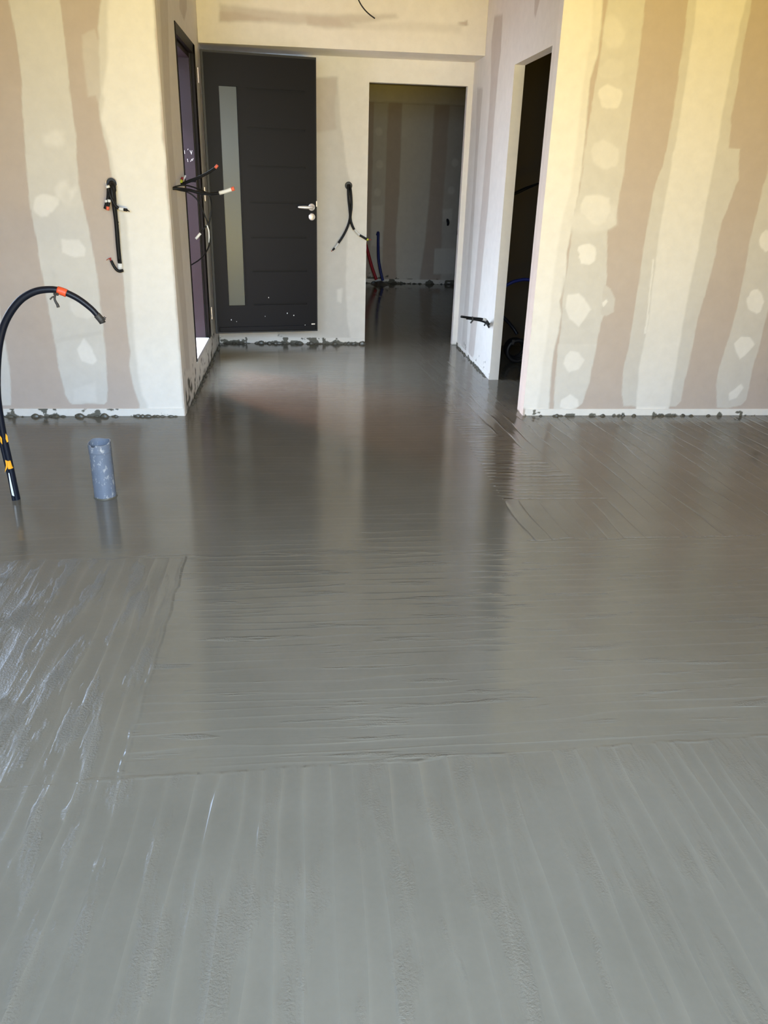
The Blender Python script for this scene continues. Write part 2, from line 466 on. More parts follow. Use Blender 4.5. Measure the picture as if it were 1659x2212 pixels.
def wall(name, axis, pos, facing, thick, u0, u1, z0, z1, holes=(), layers=(), base=0.0, step=0.02,
         dirt=None, mat=None, label=None, zfine=None):
    """slab wall with real thickness. axis 1: lies in the plane y=pos, u=x; axis 0: plane x=pos, u=y.
    facing = +1/-1: which way the plastered face looks along that axis."""
    us = sorted({u0, u1, *[h[0] for h in holes], *[h[1] for h in holes]})
    zs = sorted({z0, z1, *[h[2] for h in holes], *[h[3] for h in holes]})
    us = [u for u in us if u0 <= u <= u1]; zs = [z for z in zs if z0 <= z <= z1]
    V = []; Fc = []; A1 = []; A2 = []
    base_i = 0
    back = pos - facing * thick

    def pt(u, z, w):
        return np.stack([np.full_like(u, w), u, z], -1) if axis == 0 else np.stack([u, np.full_like(u, w), z], -1)
    flip = (facing > 0) == (axis == 1)

    def inhole(u, z):
        return any(h[0] < u < h[1] and h[2] < z < h[3] for h in holes)

    def grid(ua, ub, za, zb, w, nu, nz, rev, fine):
        nonlocal base_i
        uu, zz = np.meshgrid(np.linspace(ua, ub, nu + 1), np.linspace(za, zb, nz + 1), indexing='ij')
        V.append(pt(uu.ravel(), zz.ravel(), w))
        if fine:
            A1.append(paint(uu.ravel(), zz.ravel(), layers, base))
            A2.append(dirt(uu.ravel(), zz.ravel()) if dirt else np.zeros(uu.size))
        else:
            A1.append(np.full(uu.size, 0.3)); A2.append(np.zeros(uu.size))
        i = np.arange(nu)[:, None]; j = np.arange(nz)[None, :]
        a = base_i + i * (nz + 1) + j; b = a + (nz + 1)
        q = np.stack([a, b, b + 1, a + 1], -1).reshape(-1, 4)
        Fc.append(q[:, ::-1] if rev else q)
        base_i += uu.size

    def quad(p, lev=1.0):
        nonlocal base_i
        V.append(np.array(p, float)); A1.append(np.full(4, lev)); A2.append(np.zeros(4))
        Fc.append(np.array([[base_i, base_i + 1, base_i + 2, base_i + 3]])); base_i += 4
    for i in range(len(us) - 1):
        for j in range(len(zs) - 1):
            ua, ub, za, zb = us[i], us[i + 1], zs[j], zs[j + 1]
            if inhole((ua + ub) / 2, (za + zb) / 2): continue
            grid(ua, ub, za, zb, pos, max(1, int((ub - ua) / step)), max(1, int((zb - za) / step)), flip, True)
            grid(ua, ub, za, zb, back, 1, 1, not flip, False)

    def P3(u, z, w):
        return (w, u, z) if axis == 0 else (u, w, z)
    for h in list(holes) + [(u0, u1, z0, z1)]:
        a, b, c, d = max(h[0], u0), min(h[1], u1), max(h[2], z0), min(h[3], z1)
        quad([P3(a, c, pos), P3(a, d, pos), P3(a, d, back), P3(a, c, back)])
        quad([P3(b, c, pos), P3(b, c, back), P3(b, d, back), P3(b, d, pos)])
        quad([P3(a, d, pos), P3(b, d, pos), P3(b, d, back), P3(a, d, back)])
        if c > z0 + 1e-4 or (h == (u0, u1, z0, z1) and not any(q[2] <= z0 + 1e-4 for q in holes)):
            quad([P3(a, c, pos), P3(a, c, back), P3(b, c, back), P3(b, c, pos)])
    V = np.concatenate(V); Fc = np.concatenate(Fc)
    me = bpy.data.meshes.new(name)
    me.vertices.add(len(V)); me.vertices.foreach_set('co', V.ravel().astype(np.float32))
    me.loops.add(Fc.size); me.loops.foreach_set('vertex_index', Fc.ravel().astype(np.int32))
    me.polygons.add(len(Fc)); me.polygons.foreach_set('loop_start', np.arange(0, Fc.size, 4, dtype=np.int32))
    me.polygons.foreach_set('loop_total', np.full(len(Fc), 4, dtype=np.int32))
    me.update(calc_edges=True)
    for nm, arr in (('plaster', A1), ('cement', A2)):
        at = me.attributes.new(nm, 'FLOAT', 'POINT'); at.data.foreach_set('value', np.concatenate(arr).astype(np.float32))
    me.materials.append(mat or PL)
    o = bpy.data.objects.new(name, me); COL.objects.link(o)
    return meta(o, label, 'wall', kind='structure')


# --------------------------------------------------- places of the big planes (metres)
YF = 4.78      # front faces of the two walls either side of the hall
XL = -0.715    # hall, left face
XR = 1.415     # hall, right face
YB = 7.09      # end wall of the hall
YK = 11.53     # end wall of the far room
ZB = 2.254     # underside of the boxed beam
ZC = 2.80      # ceiling


def band(axis, pos, left, right, lev, soft=0.004, top=ZC + .1, ext=True):
    """joint-compound band between two edges that were read off the wall, top to bottom"""
    k = 1 - axis
    L = [px_on(x, y, axis, pos)[[k, 2]] for x, y in left]
    R_ = [px_on(x, y, axis, pos)[[k, 2]] for x, y in right]
    if ext:
        for E in (L, R_):
            s = (E[0] - E[min(2, len(E) - 1)]); s = s / max(s[1], 1e-6); t = max(top - E[0][1], 0)
            E.insert(0, np.array([E[0][0] + s[0] * t * .15, top]))
    return ([tuple(p) for p in L] + [tuple(p) for p in reversed(R_)], lev, soft)


def poly(axis, pos, pts, lev, soft=0.004):
    k = 1 - axis
    return ([tuple(px_on(x, y, axis, pos)[[k, 2]]) for x, y in pts], lev, soft)


def spot(axis, pos, x, y, rx, ry, lev=1.0, soft=0.006, seed=0):
    r = random.Random(seed + int(x * 7 + y)); pts = []
    n = 18
    for i in range(n):
        a = 2 * math.pi * i / n; q = r.uniform(0.90, 1.10) + .10 * math.sin(2 * a + seed + x) + .06 * math.sin(3 * a + y)
        pts.append((x + rx * q * math.cos(a), y + ry * q * math.sin(a)))
    return poly(axis, pos, pts, lev, soft)


def splash(dens, height, seed):
    def f(u, z):
        n = fbm(u * 16, z * 20, seed); b = fbm(u * 3.1 + 40, z * 0 + 3, seed + 50)
        lim = 0.72 - 0.34 * dens * b + 0.30 * np.clip(z, 0, 1) / height
        k = np.clip((n - lim) / 0.03, 0, 1)
        return np.where(z < 0.004, np.maximum(k, 0.8), k) * 0.95
    return f


# ---- left front wall layers (plane y=YF)
A = 1
Lf = [
    band(A, YF, [(18, 0), (38, 100), (44, 150), (50, 250), (57, 350), (65, 450), (75, 500), (85, 560), (97, 620), (110, 700), (118, 740), (128, 800), (140, 850), (150, 868), (156, 873)],
         [(130, 0), (138, 60), (145, 130), (155, 230), (165, 300), (170, 400), (185, 470), (195, 510), (207, 570), (215, 640), (222, 700), (228, 760), (231, 830), (231, 866), (224, 872)], .58),
    poly(A, YF, [(175, 75), (205, 62), (210, 85), (232, 80), (236, 200), (246, 300), (230, 305), (214, 230), (207, 205), (190, 208), (180, 130)], .30, .008),
    band(A, YF, [(218, 0), (212, 60), (214, 95), (214, 140), (218, 200), (214, 230), (222, 290), (232, 330), (243, 390), (252, 460), (258, 560), (266, 600), (272, 670), (276, 720), (281, 760), (279, 790), (290, 840), (302, 875), (300, 898)],
         [(330, 0), (343, 180), (357, 365), (372, 560), (397, 897), (397, 897), (397, 897)], .62, .006),
    band(A, YF, [(233, 0), (232, 80), (232, 130), (222, 200), (226, 215), (219, 255), (233, 300), (246, 370), (258, 420), (275, 480), (281, 560), (285, 640), (289, 720), (296, 790), (306, 850), (318, 875), (318, 898)],
         [(330, 0), (343, 180), (357, 365), (372, 560), (397, 897), (397, 897), (397, 897)], 1.0, .012),
    band(A, YF, [(-30, 560), (-30, 700), (-30, 877)], [(-8, 560), (0, 680), (10, 740), (20, 790), (24, 840), (25, 876)], .62, top=1.3, ext=False),
    spot(A, YF, 118, 300, 27, 17, .82, .02), spot(A, YF, 97, 442, 26, 26, .95, .008), spot(A, YF, 142, 412, 24, 24, .82, .012),
    poly(A, YF, [(132, 516), (170, 517), (183, 535), (182, 553), (160, 555), (135, 545)], .90, .006),
    poly(A, YF, [(150, 650), (190, 655), (205, 680), (190, 690), (165, 685), (152, 668)], .78, .006),
    poly(A, YF, [(180, 730), (196, 750), (209, 778), (200, 787), (178, 782), (165, 755)], .98, .006),
    poly(A, YF, [(158, 840), (206, 825), (208, 868), (160, 868)], .75, .012),
    poly(A, YF, [(115, 732), (218, 714), (222, 722), (117, 742)], .48, .006),
]
for i in range(5): Lf.append(spot(A, YF, random.uniform(110, 215), random.uniform(350, 860), 10, 22, random.uniform(.5, .72), .02, i))
# ---- right front wall layers
Rf = [
    band(A, YF, [(1217, 0), (1200, 170), (1180, 370), (1160, 570), (1130, 880)],
         [(1301, 0), (1298, 60), (1290, 120), (1275, 170), (1268, 260), (1258, 350), (1250, 420), (1240, 470), (1225, 540), (1222, 600), (1210, 650), (1213, 680), (1203, 730), (1194, 780), (1190, 830), (1185, 898)], .80, .006),
    band(A, YF, [(1217, 0), (1200, 170), (1180, 370), (1160, 570), (1130, 880)],
         [(1280, 0), (1276, 80), (1262, 170), (1250, 260), (1240, 350), (1232, 420), (1215, 470), (1200, 560), (1190, 650), (1180, 730), (1168, 830), (1158, 898)], 1.0, .012),
    band(A, YF, [(1313, 0), (1300, 90), (1289, 160), (1275, 250), (1262, 330), (1255, 400), (1240, 470), (1228, 560), (1216, 650), (1214, 690), (1205, 760), (1198, 830), (1197, 884)],
         [(1393, 0), (1385, 80), (1377, 150), (1370, 200), (1360, 270), (1352, 340), (1343, 400), (1333, 460), (1331, 485), (1312, 497), (1312, 540), (1310, 600), (1305, 680), (1297, 700), (1285, 770), (1272, 830), (1258, 870), (1240, 886)], .50),
    poly(A, YF, [(1305, 616), (1318, 622), (1328, 645), (1326, 675), (1312, 682), (1298, 680)], .40, .003),
    poly(A, YF, [(1300, 655), (1310, 646), (1313, 652), (1303, 664)], .95, .003),
    poly(A, YF, [(1228, 470), (1300, 430), (1331, 450), (1331, 485), (1312, 497), (1270, 505), (1235, 495)], .66, .02),
    poly(A, YF, [(1218, 600), (1300, 600), (1290, 690), (1216, 690)], .50, .02),
    poly(A, YF, [(1206, 742), (1290, 744), (1258, 870), (1240, 886), (1197, 884)], .58, .006),
    band(A, YF, [(1487, 0), (1478, 90), (1468, 140), (1453, 250), (1440, 320), (1430, 360), (1415, 400), (1407, 440), (1396, 500), (1387, 560), (1378, 620), (1365, 710), (1355, 760), (1345, 800), (1343, 850), (1347, 877), (1374, 878)],
         [(1624, 0), (1618, 40), (1605, 100), (1595, 180), (1580, 250), (1574, 318), (1600, 320), (1594, 390), (1575, 440), (1560, 480), (1545, 550), (1530, 610), (1510, 680), (1495, 750), (1482, 810), (1471, 868), (1460, 878)], .48),
    band(A, YF, [(1505, 0), (1500, 60), (1490, 110), (1480, 180), (1473, 230), (1462, 300), (1450, 350), (1440, 420), (1425, 500), (1415, 580), (1405, 660), (1392, 740), (1380, 800), (1374, 860), (1374, 890)],
         [(1612, 0), (1600, 50), (1590, 100), (1575, 170), (1560, 250), (1545, 340), (1530, 420), (1520, 470), (1508, 540), (1490, 620), (1475, 700), (1462, 780), (1452, 840), (1444, 884), (1440, 887)], .86, .007),
    band(A, YF, [(1410, 560), (1402, 640), (1391, 720)], [(1413, 560), (1405, 640), (1394, 720)], 1.0, .003, top=1, ext=False),
    poly(A, YF, [(1659, 372), (1650, 400), (1640, 440), (1630, 480), (1618, 530), (1608, 590), (1595, 650), (1580, 710), (1565, 760), (1553, 800), (1547, 830), (1549, 880), (1570, 882), (1600, 876), (1612, 865), (1625, 800), (1642, 740), (1665, 650), (1700, 520), (1740, 372), (1790, 0), (1740, -300), (1710, -300), (1690, 0)], .45),
    spot(A, YF, 1325, 70, 26, 36, .68, .015), spot(A, YF, 1322, 150, 26, 22, .60, .01), spot(A, YF, 1318, 210, 28, 24, .85, .006),
    spot(A, YF, 1308, 335, 28, 34, .72, .01), spot(A, YF, 1287, 450, 36, 30, .82, .008), spot(A, YF, 1268, 549, 22, 22, .98, .005),
    poly(A, YF, [(1226, 636), (1250, 634), (1262, 645), (1277, 668), (1262, 690), (1250, 706), (1232, 690), (1222, 665)], .90, .006),
    poly(A, YF, [(1222, 768), (1232, 757), (1248, 760), (1264, 778), (1250, 798), (1228, 805), (1216, 785)], .92, .006),
    poly(A, YF, [(1212, 865), (1232, 851), (1248, 862), (1250, 878), (1230, 884), (1210, 880)], 1.0, .005),
    spot(A, YF, 1655, 520, 14, 24, .95, .005), spot(A, YF, 1632, 652, 20, 24, .95, .005),
    poly(A, YF, [(1586, 742), (1600, 728), (1620, 728), (1630, 745), (1610, 768), (1598, 776), (1590, 760)], .95, .005),
    poly(A, YF, [(1575, 850), (1600, 830), (1606, 838), (1590, 860), (1575, 866)], .9, .005),
    poly(A, YF, [(1374, 878), (1440, 878), (1425, 893), (1420, 900), (1376, 900)], 1.0, .004),
]
# continuation of the board joints to the right of the frame
for k in range(1, 3):
    x = 2.75 + k * 0.62
    Rf.append(([(x, -.1), (x + .02, 1), (x, 3), (x + .2, 3), (x + .21, 1), (x + .17, -.1)], .6, .005))
for k in range(1, 4):
    x = -1.55 - k * 0.55
    Lf.append(([(x, -.1), (x + .02, 1), (x, 3), (x + .2, 3), (x + .21, 1), (x + .17, -.1)], .6, .005))

# ------------------------------------------------------------------ shell of the living room
wall('wall_left', 1, YF, -1, 0.075, -3.5, XL, 0, ZC, holes=[(-3.2, -2.25, 0.85, 2.1)], layers=Lf, step=0.0070,
     label='plasterboard wall with wide pale jointing bands left of the hallway')
wall('wall_right', 1, YF, -1, 0.075, XR, 4.6, 0, ZC, layers=Rf, step=0.0070,
     label='plasterboard wall with tan and pale stripes right of the hallway')

# hall left wall (plane x=XL, faces +x)
A = 0
HL = [
    band(A, XL, [(345, 0), (352, 150), (360, 300), (367, 420), (376, 540), (390, 660), (402, 800)],
         [(362, 0), (366, 150), (372, 300), (382, 420), (392, 540), (402, 660), (411, 800)], .42, .012),
    poly(A, XL, [(386, -60), (402, -60), (404, 20), (398, 45), (388, 20)], .35, .008),
    poly(A, XL, [(425, 60), (430, 60), (430, 100), (425, 98)], .6, .01),
]
wall('wall_hall_left', 0, XL, +1, 0.30, YF + .075, YB, 0, ZC, holes=[(5.46, 6.41, 0.187, 2.20)], layers=HL, base=.80, step=0.012,
     dirt=splash(1.5, .22, 5), label='left wall of the hallway holding the front door opening')
# hall right wall (plane x=XR, faces -x)
HR = [
    poly(A, XR, [(1031, 190), (1043, 190), (1033, 320), (1025, 447), (1014, 640), (1006, 775), (996, 760), (1008, 600), (1019, 447), (1027, 320)], .38, .010),
    poly(A, XR, [(1068, 35), (1086, 30), (1082, 110), (1076, 160), (1066, 280), (1054, 447), (1043, 560), (1034, 665), (1024, 765), (1014, 790), (1012, 757), (1022, 650), (1040, 447), (1052, 300), (1060, 180), (1062, 90)], .25, .012),
    poly(A, XR, [(1157, -60), (1168, -60), (1166, 0), (1157, 38), (1154, 30)], .25, .01),
]
wall('wall_hall_right', 0, XR, -1, 0.07, YF + .075, YB, 0, ZC, holes=[(4.918, 5.75, 0, 2.088)], layers=HR, base=.86, step=0.012,
     dirt=splash(.9, .12, 9), label='right wall of the hallway with a narrow dark doorway')
# end wall of the hall
A = 1
HB = [
    poly(A, YB, [(600, 168), (683, 168), (728, 165), (731, 200), (736, 260), (746, 340), (757, 400), (752, 460), (748, 560), (747, 640), (752, 700), (762, 760), (600, 760)], .55, .010),
    poly(A, YB, [(600, 172), (728, 168), (727, 195), (722, 230), (726, 280), (600, 300)], .30, .014),
    poly(A, YB, [(728, 625), (740, 622), (738, 655), (728, 650)], .95, .008),
]
wall('wall_back', 1, YB, -1, 0.07, XL - .3, XR + 1.5, 0, ZC, holes=[(0.572, 1.372, 0, 2.086)], layers=HB, base=.92, step=0.012,
     dirt=splash(.6, .10, 12), label='pale filled end wall of the hallway beside the dark opening')
# boxed beam across the hall end
BM = [
    poly(A, 6.70, [(474, 9), (540, 16), (611, 26), (670, 30), (720, 33), (760, 31), (855, 31), (858, 38), (805, 46), (767, 61), (712, 63), (661, 53), (636, 53), (569, 48), (505, 45), (474, 45)], .38, .018),
    poly(A, 6.70, [(474, 24), (510, 26), (560, 36), (600, 44), (474, 46)], .15, .014),
    poly(A, 6.70, [(660, 35), (730, 40), (745, 58), (665, 54)], .22, .012),
    poly(A, 6.70, [(982, 51), (1011, 45), (1011, 57)], .05, .005),
    poly(A, 6.70, [(760, 50), (900, 48), (1000, 56), (990, 72), (860, 66), (770, 62)], .70, .02),
]
wall('trim_1', 1, 6.70, -1, YB - 6.70 - .002, XL + .001, XR - .001, ZB, ZC, layers=BM, base=.92, step=0.012,
     label='pale boxed beam across the hallway above the door')
bpy.data.objects['trim_1']['category'] = 'beam'

# far room
FR = [
    (( [(-.2, 2.30), (2.7, 2.30), (2.7, 2.6), (-.2, 2.6)] ), .85, .01),
    (( [(.98, 0), (1.0, 2.29), (1.185, 2.29), (1.175, 1.0), (1.15, 0)] ), .55, .008),
    (( [(1.37, 0.05), (1.34, .6), (1.37, 1.2), (1.37, 2.29), (1.80, 2.29), (1.79, 1.2), (1.76, .6), (1.70, .05)] ), .72, .012),
    (( [(2.01, 0), (1.98, 1), (2.005, 2.29), (2.23, 2.29), (2.2, 0)] ), .45, .01),
    (( [(1.0, .50), (1.0, 1.02), (1.15, 1.04), (1.15, .50)] ), .82, .008),
    (( [(1.99, .85), (1.99, 1.0), (2.12, 1.02), (2.12, .86)] ), .8, .01),
    (( [(1.9, .14), (1.9, .48), (2.2, .5), (2.2, .14)] ), .75, .008),
    (( [(.4, 0), (.4, 2.29), (.7, 2.29), (.7, 0)] ), .6, .01),
]
for q, (x, z) in enumerate([(1.07, 1.95), (1.09, 1.55), (1.07, 1.2), (2.09, 1.25), (2.12, 1.6)]):
    FR.append(([(x + .05 * math.cos(t), z + .055 * math.sin(t)) for t in np.linspace(0, 5.7, 10)], .85, .012))
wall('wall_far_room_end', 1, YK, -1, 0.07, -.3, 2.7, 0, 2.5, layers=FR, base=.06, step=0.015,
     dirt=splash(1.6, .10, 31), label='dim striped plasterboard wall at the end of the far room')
wall('wall_far_room_left', 0, -.3, +1, 0.07, YB + .07, YK, 0, 2.5, base=.4, step=.2, label='left wall of the far room, mostly hidden')
wall('wall_far_room_right', 0, 2.63, -1, 0.07, YB + .07, YK, 0, 2.5, base=.4, step=.2, label='right wall of the far room, mostly hidden')
# dark side room
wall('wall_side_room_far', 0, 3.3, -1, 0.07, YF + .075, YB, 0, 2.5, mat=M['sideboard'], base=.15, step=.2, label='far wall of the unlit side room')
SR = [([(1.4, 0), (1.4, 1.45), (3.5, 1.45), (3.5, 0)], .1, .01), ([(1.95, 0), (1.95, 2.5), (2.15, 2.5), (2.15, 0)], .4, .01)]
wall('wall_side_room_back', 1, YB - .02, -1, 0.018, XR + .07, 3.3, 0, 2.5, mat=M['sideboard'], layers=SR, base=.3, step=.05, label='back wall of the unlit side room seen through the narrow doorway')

# living-room side walls and the wall with the garden opening behind the photographer
wall('wall_living_left', 0, -3.5, +1, 0.2, -.7, YF, 0, ZC, base=.3, step=.3, label='left side wall of the living room')
wall('wall_living_right', 0, 4.6, -1, 0.2, -.7, YF, 0, ZC, base=.3, step=.3, label='right side wall of the living room')
wall('wall_garden', 1, -.7, +1, 0.25, -3.7, 4.8, 0, ZC, holes=[(-1.6, 2.4, 0, 2.3)], base=.4, step=.3, label='wall with the garden opening behind the photographer')


def flat(name, x0, x1, y0, y1, z, mat, th, label, cat, n=1):
    o = MB().box((x0, y0, z), (x1, y1, z + th)).build(name, mat)
    return meta(o, label, cat, kind='structure')


flat('ceiling_living', -3.7, 4.8, -.95, YF, ZC, M['ceilm'], .1, 'ceiling over the living room', 'ceiling')
flat('ceiling_hall', XL - .3, XR + .07, YF, YB, ZC, M['ceilm'], .1, 'ceiling over the hallway', 'ceiling')
flat('ceiling_far_room', -.4, 2.7, YB + .07, YK + .07, 2.5, M['ceilm'], .1, 'ceiling of the far room', 'ceiling')
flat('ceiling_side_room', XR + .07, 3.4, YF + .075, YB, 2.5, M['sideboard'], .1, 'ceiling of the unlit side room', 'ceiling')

FLM = floor_mat()
fo = MB()
fo.box((-3.7, -.95, -.12), (4.8, YF + .01, 0.0)).box((XL - .01, YF + .01, -.12), (3.4, YB + .05, 0.0)).box((-.4, YB + .05, -.12), (2.7, YK + .07, 0.0))
meta(fo.build('floor', FLM), 'freshly poured wet grey screed floor with trowel ridges', 'floor', kind='structure')
og = MB().box((-9, -9, -.30), (9, -.96, -.15)).box((-9, -.96, -.30), (-3.75, 14, -.15)).box((-3.75, YF + .1, -.30), (XL - .32, 14, -.15))
meta(og.build('ground_outside', M['tile']), 'sunlit paving outside the front door', 'ground', kind='structure')
ow = MB().box((-3.4, 8.6, -.15), (-1.2, 8.8, 1.2))
meta(ow.build('wall_porch', M['render_wall']), 'sunlit warm rendered wall outside by the front door', 'wall', kind='structure')


# ------------------------------------------------------------------ perimeter strips at wall feet
def strip(name, axis, pos, facing, u0, u1, h, seed, dens, label, proud=.005):
    o = wall(name, axis, pos + facing * proud, facing, proud - .0005, u0, u1, 0.0, h, base=.95, step=.004, dirt=splash(dens, h * 1.15, seed))
    o['label'] = label; o['category'] = 'edging strip'
    return o


strip('baseboard_left', 1, YF, -1, -3.5, XL - .006, .048, 41, 1.35, 'white edging strip smeared with cement at the foot of the left wall')
strip('baseboard_right', 1, YF, -1, XR + .012, 4.6, .045, 52, .95, 'white edging strip flecked with cement at the foot of the right striped wall')
strip('baseboard_hall_end', 1, YB, -1, XL + .006, .572, .055, 61, 1.5, 'white edging strip smeared with cement under the open front door')
strip('baseboard_hall_right', 0, XR, -1, 5.752, YB - .006, .035, 71, 1.5, 'thin edging strip with cement along the right hallway wall')
strip('baseboard_far_room', 1, YK, -1, -.3, 2.63, .06, 81, 1.6, 'edging strip smeared with cement in the far room')


# lumps of mortar squeezed up along the walls
def lumps(name, axis, pos, facing, u0, u1, n, seed, label, smax=.03):
    r = random.Random(seed); mb = MB(); u = u0
    for _ in range(n):
        u = r.uniform(u0, u1); s = r.uniform(.006, smax); hh = s * r.uniform(.35, .8); dpt = r.uniform(.004, .012)
        vs = []; k = 9; rings = [(1.0, 0.0), (.8, .45), (.45, .85)]
        for (q, zz) in rings:
            for j in range(k):
                a = 2 * math.pi * j / k; w = q * r.uniform(.75, 1.2)
                du = math.cos(a) * s * w; dw = math.sin(a) * dpt * w
                vs.append((du, dw, zz * hh - .001))
        vs.append((0, 0, hh))
        fs = [(i * k + j, i * k + (j + 1) % k, (i + 1) * k + (j + 1) % k, (i + 1) * k + j) for i in range(2) for j in range(k)]
        fs += [(2 * k + j, 2 * k + (j + 1) % k, 3 * k) for j in range(k)]
        w0 = pos + facing * (.006 + dpt * .8)
        mb.add([((u + a, w0 + b, c) if axis == 1 else (w0 + b, u + a, c)) for a, b, c in vs], fs)
    return meta(mb.build(name, M['mortar'], smooth=True), label, 'mortar', kind='stuff')


lumps('mortar_crumbs', 1, YF, -1, -2.2, XL - .05, 46, 3, 'cement crumbs squeezed up along the foot of the left wall')
lumps('mortar_crumbs', 1, YF, -1, XR + .05, 3.4, 26, 4, 'cement crumbs along the foot of the right striped wall', .022)
lumps('mortar_crumbs', 1, YB, -1, XL + .05, .55, 60, 5, 'cement crumbs under the open front door', .04)
lumps('mortar_crumbs', 0, XR, -1, 5.8, 7.0, 50, 6, 'cement crumbs along the right hallway wall', .03)
lumps('mortar_crumbs', 0, XL, +1, YF + .1, 7.0, 60, 8, 'cement crumbs below the front door sill', .035)
lumps('mortar_crumbs', 1, YK, -1, .5, 2.5, 60, 7, 'cement crumbs along the end wall of the far room', .05)

# ------------------------------------------------------------------ windows of the shell
def window(name, x0, x1, z0, z1, y, label):
    e = empty(name, ((x0 + x1) / 2, y, z0)); meta(e, label, 'window', kind='structure')
    mb = MB(); t = .055
    mb.box((x0, y, z0), (x0 + t, y + .06, z1)).box((x1 - t, y, z0), (x1, y + .06, z1))
    mb.box((x0 + t, y, z0), (x1 - t, y + .06, z0 + t)).box((x0 + t, y, z1 - t), (x1 - t, y + .06, z1))
    mb.box(((x0 + x1) / 2 - .03, y, z0 + t), ((x0 + x1) / 2 + .03, y + .06, z1 - t))
    mb.build('window_frame', M['door'], e)
    return e


w2_ = window('window_2', -1.6, 2.4, 0.0, 2.3, -.94, 'wide garden window behind the photographer')
MB().box((-1.62, -1.0, -.05), (2.42, -.97, 2.35)).build('sky_blocker', M['sky_blocker'], w2_)  # unseen opaque slab, added to keep sky light from flooding the room
window('window_1', -3.2, -2.25, .85, 2.1, YF + .008, 'window beside the porch on the left wall')

# ------------------------------------------------------------------ front door: frame in the hall's left wall
fr = empty('door_1', (XL, 5.93, .187))
meta(fr, 'dark purple-brown front door frame set in the left hallway wall', 'door frame', kind='structure')
MB().box((XL - .20, 5.46, .187), (XL + .006, 5.478, 2.20)).build('near_jamb', M['frame_b'], fr, bevel=.002)
fj = MB().box((XL - .20, 6.27, .187), (XL - .022, 6.41, 2.20)).build('far_jamb', M['frame'], fr, bevel=.002)
MB().box((XL - .022, 6.30, .187), (XL + .006, 6.41, 2.20)).build('jamb_rebate', M['frame_b'], fr, bevel=.002)
MB().box((XL - .035, 6.292, .187), (XL - .018, 6.30, 2.20)).build('jamb_seal', M['rubber'], fr)
MB().box((XL - .20, 5.478, 2.105), (XL - .022, 6.27, 2.20)).build('head', M['frame'], fr, bevel=.002)
MB().box((XL - .022, 5.478, 2.135), (XL + .006, 6.41, 2.20)).build('head_rebate', M['frame_b'], fr, bevel=.002)
MB().box((XL - .32, 5.478, .172), (XL + .004, 6.27, .200)).build('threshold', M['alu'], fr, bevel=.003)
# small scuffs left by plaster on the frame
r = random.Random(3); sm = MB()
for _ in range(7):
    z = r.uniform(1.42, 1.55); x = XL - r.uniform(.04, .10)
    sm.tube([(x, 6.269, z), (x + r.uniform(-.01, .01), 6.269, z + r.uniform(.005, .03))], .0012, 5, 1)
sm.build('plaster_scuff', M['white'], fj)

# ------------------------------------------------------------------ open door leaf
H0 = Vector((-.680, 6.487, .190)); H1 = Vector((.142, 6.652, .190)); LH = 1.998
ux = (H1 - H0); LWD = ux.length; ux.normalize(); uz = Vector((0, 0, 1)); un = ux.cross(uz)   # un points to the camera side (-y)
leaf = empty('door_leaf', H0)
meta(leaf, 'anthracite grey front door standing open against the hallway end', 'door')


def LP(u, z, w): return H0 + ux * u + uz * z + un * w


def lbox(mb, u0, u1, z0, z1, w0, w1):
    p = [LP(u, z, w) for z in (z0, z1) for u, w in ((u0, w0), (u1, w0), (u1, w1), (u0, w1))]
    mb.add(p, [(0, 1, 2, 3), (7, 6, 5, 4), (0, 4, 5, 1), (1, 5, 6, 2), (2, 6, 7, 3), (3, 7, 4, 0)])
    return mb


def leaf_uv(px, py):
    """photo pixel -> (u,z) on the leaf's face"""
    d = Vector(ROT @ cam_ray(px, py)); o = Vector(EYE)
    t = (H0 - o).dot(un) / d.dot(un); p = o + d * t - H0
    return p.dot(ux), p.z


gl = [leaf_uv(471, 184), leaf_uv(509, 187), leaf_uv(532, 661), leaf_uv(496, 660)]
gu0 = (gl[0][0] + gl[3][0]) / 2; gu1 = (gl[1][0] + gl[2][0]) / 2; gz0 = (gl[2][1] + gl[3][1]) / 2; gz1 = (gl[0][1] + gl[1][1]) / 2
groove_px = [((531, 191), (657, 200)), ((535, 276), (660, 283)), ((538, 358), (660, 363)), ((540, 437), (660, 439)), ((543, 513), (661, 513)), ((546, 586), (664, 585)), ((549, 657), (664, 656))]
gr = []
for a, b in groove_px:
    p, q = leaf_uv(*a), leaf_uv(*b); gr.append((p[0], q[0], (p[1] + q[1]) / 2))
gra = sum(g_[0] for g_ in gr) / len(gr); grb = sum(g_[1] for g_ in gr) / len(gr)
# slab with recessed glass opening and pressed grooves (a relief face)
us = sorted([.016, gu0, gu1, gra, grb, LWD - .008]); zs = sorted([.012, LH - .016, gz0, gz1] + [g_[2] - .0070 for g_ in gr] + [g_[2] + .0070 for g_ in gr])


def depth(u, z):
    if gu0 < u < gu1 and gz0 < z < gz1: return -.012
    if gra < u < grb and any(abs(z - g_[2]) < .0070 for g_ in gr): return -.010
    return .0


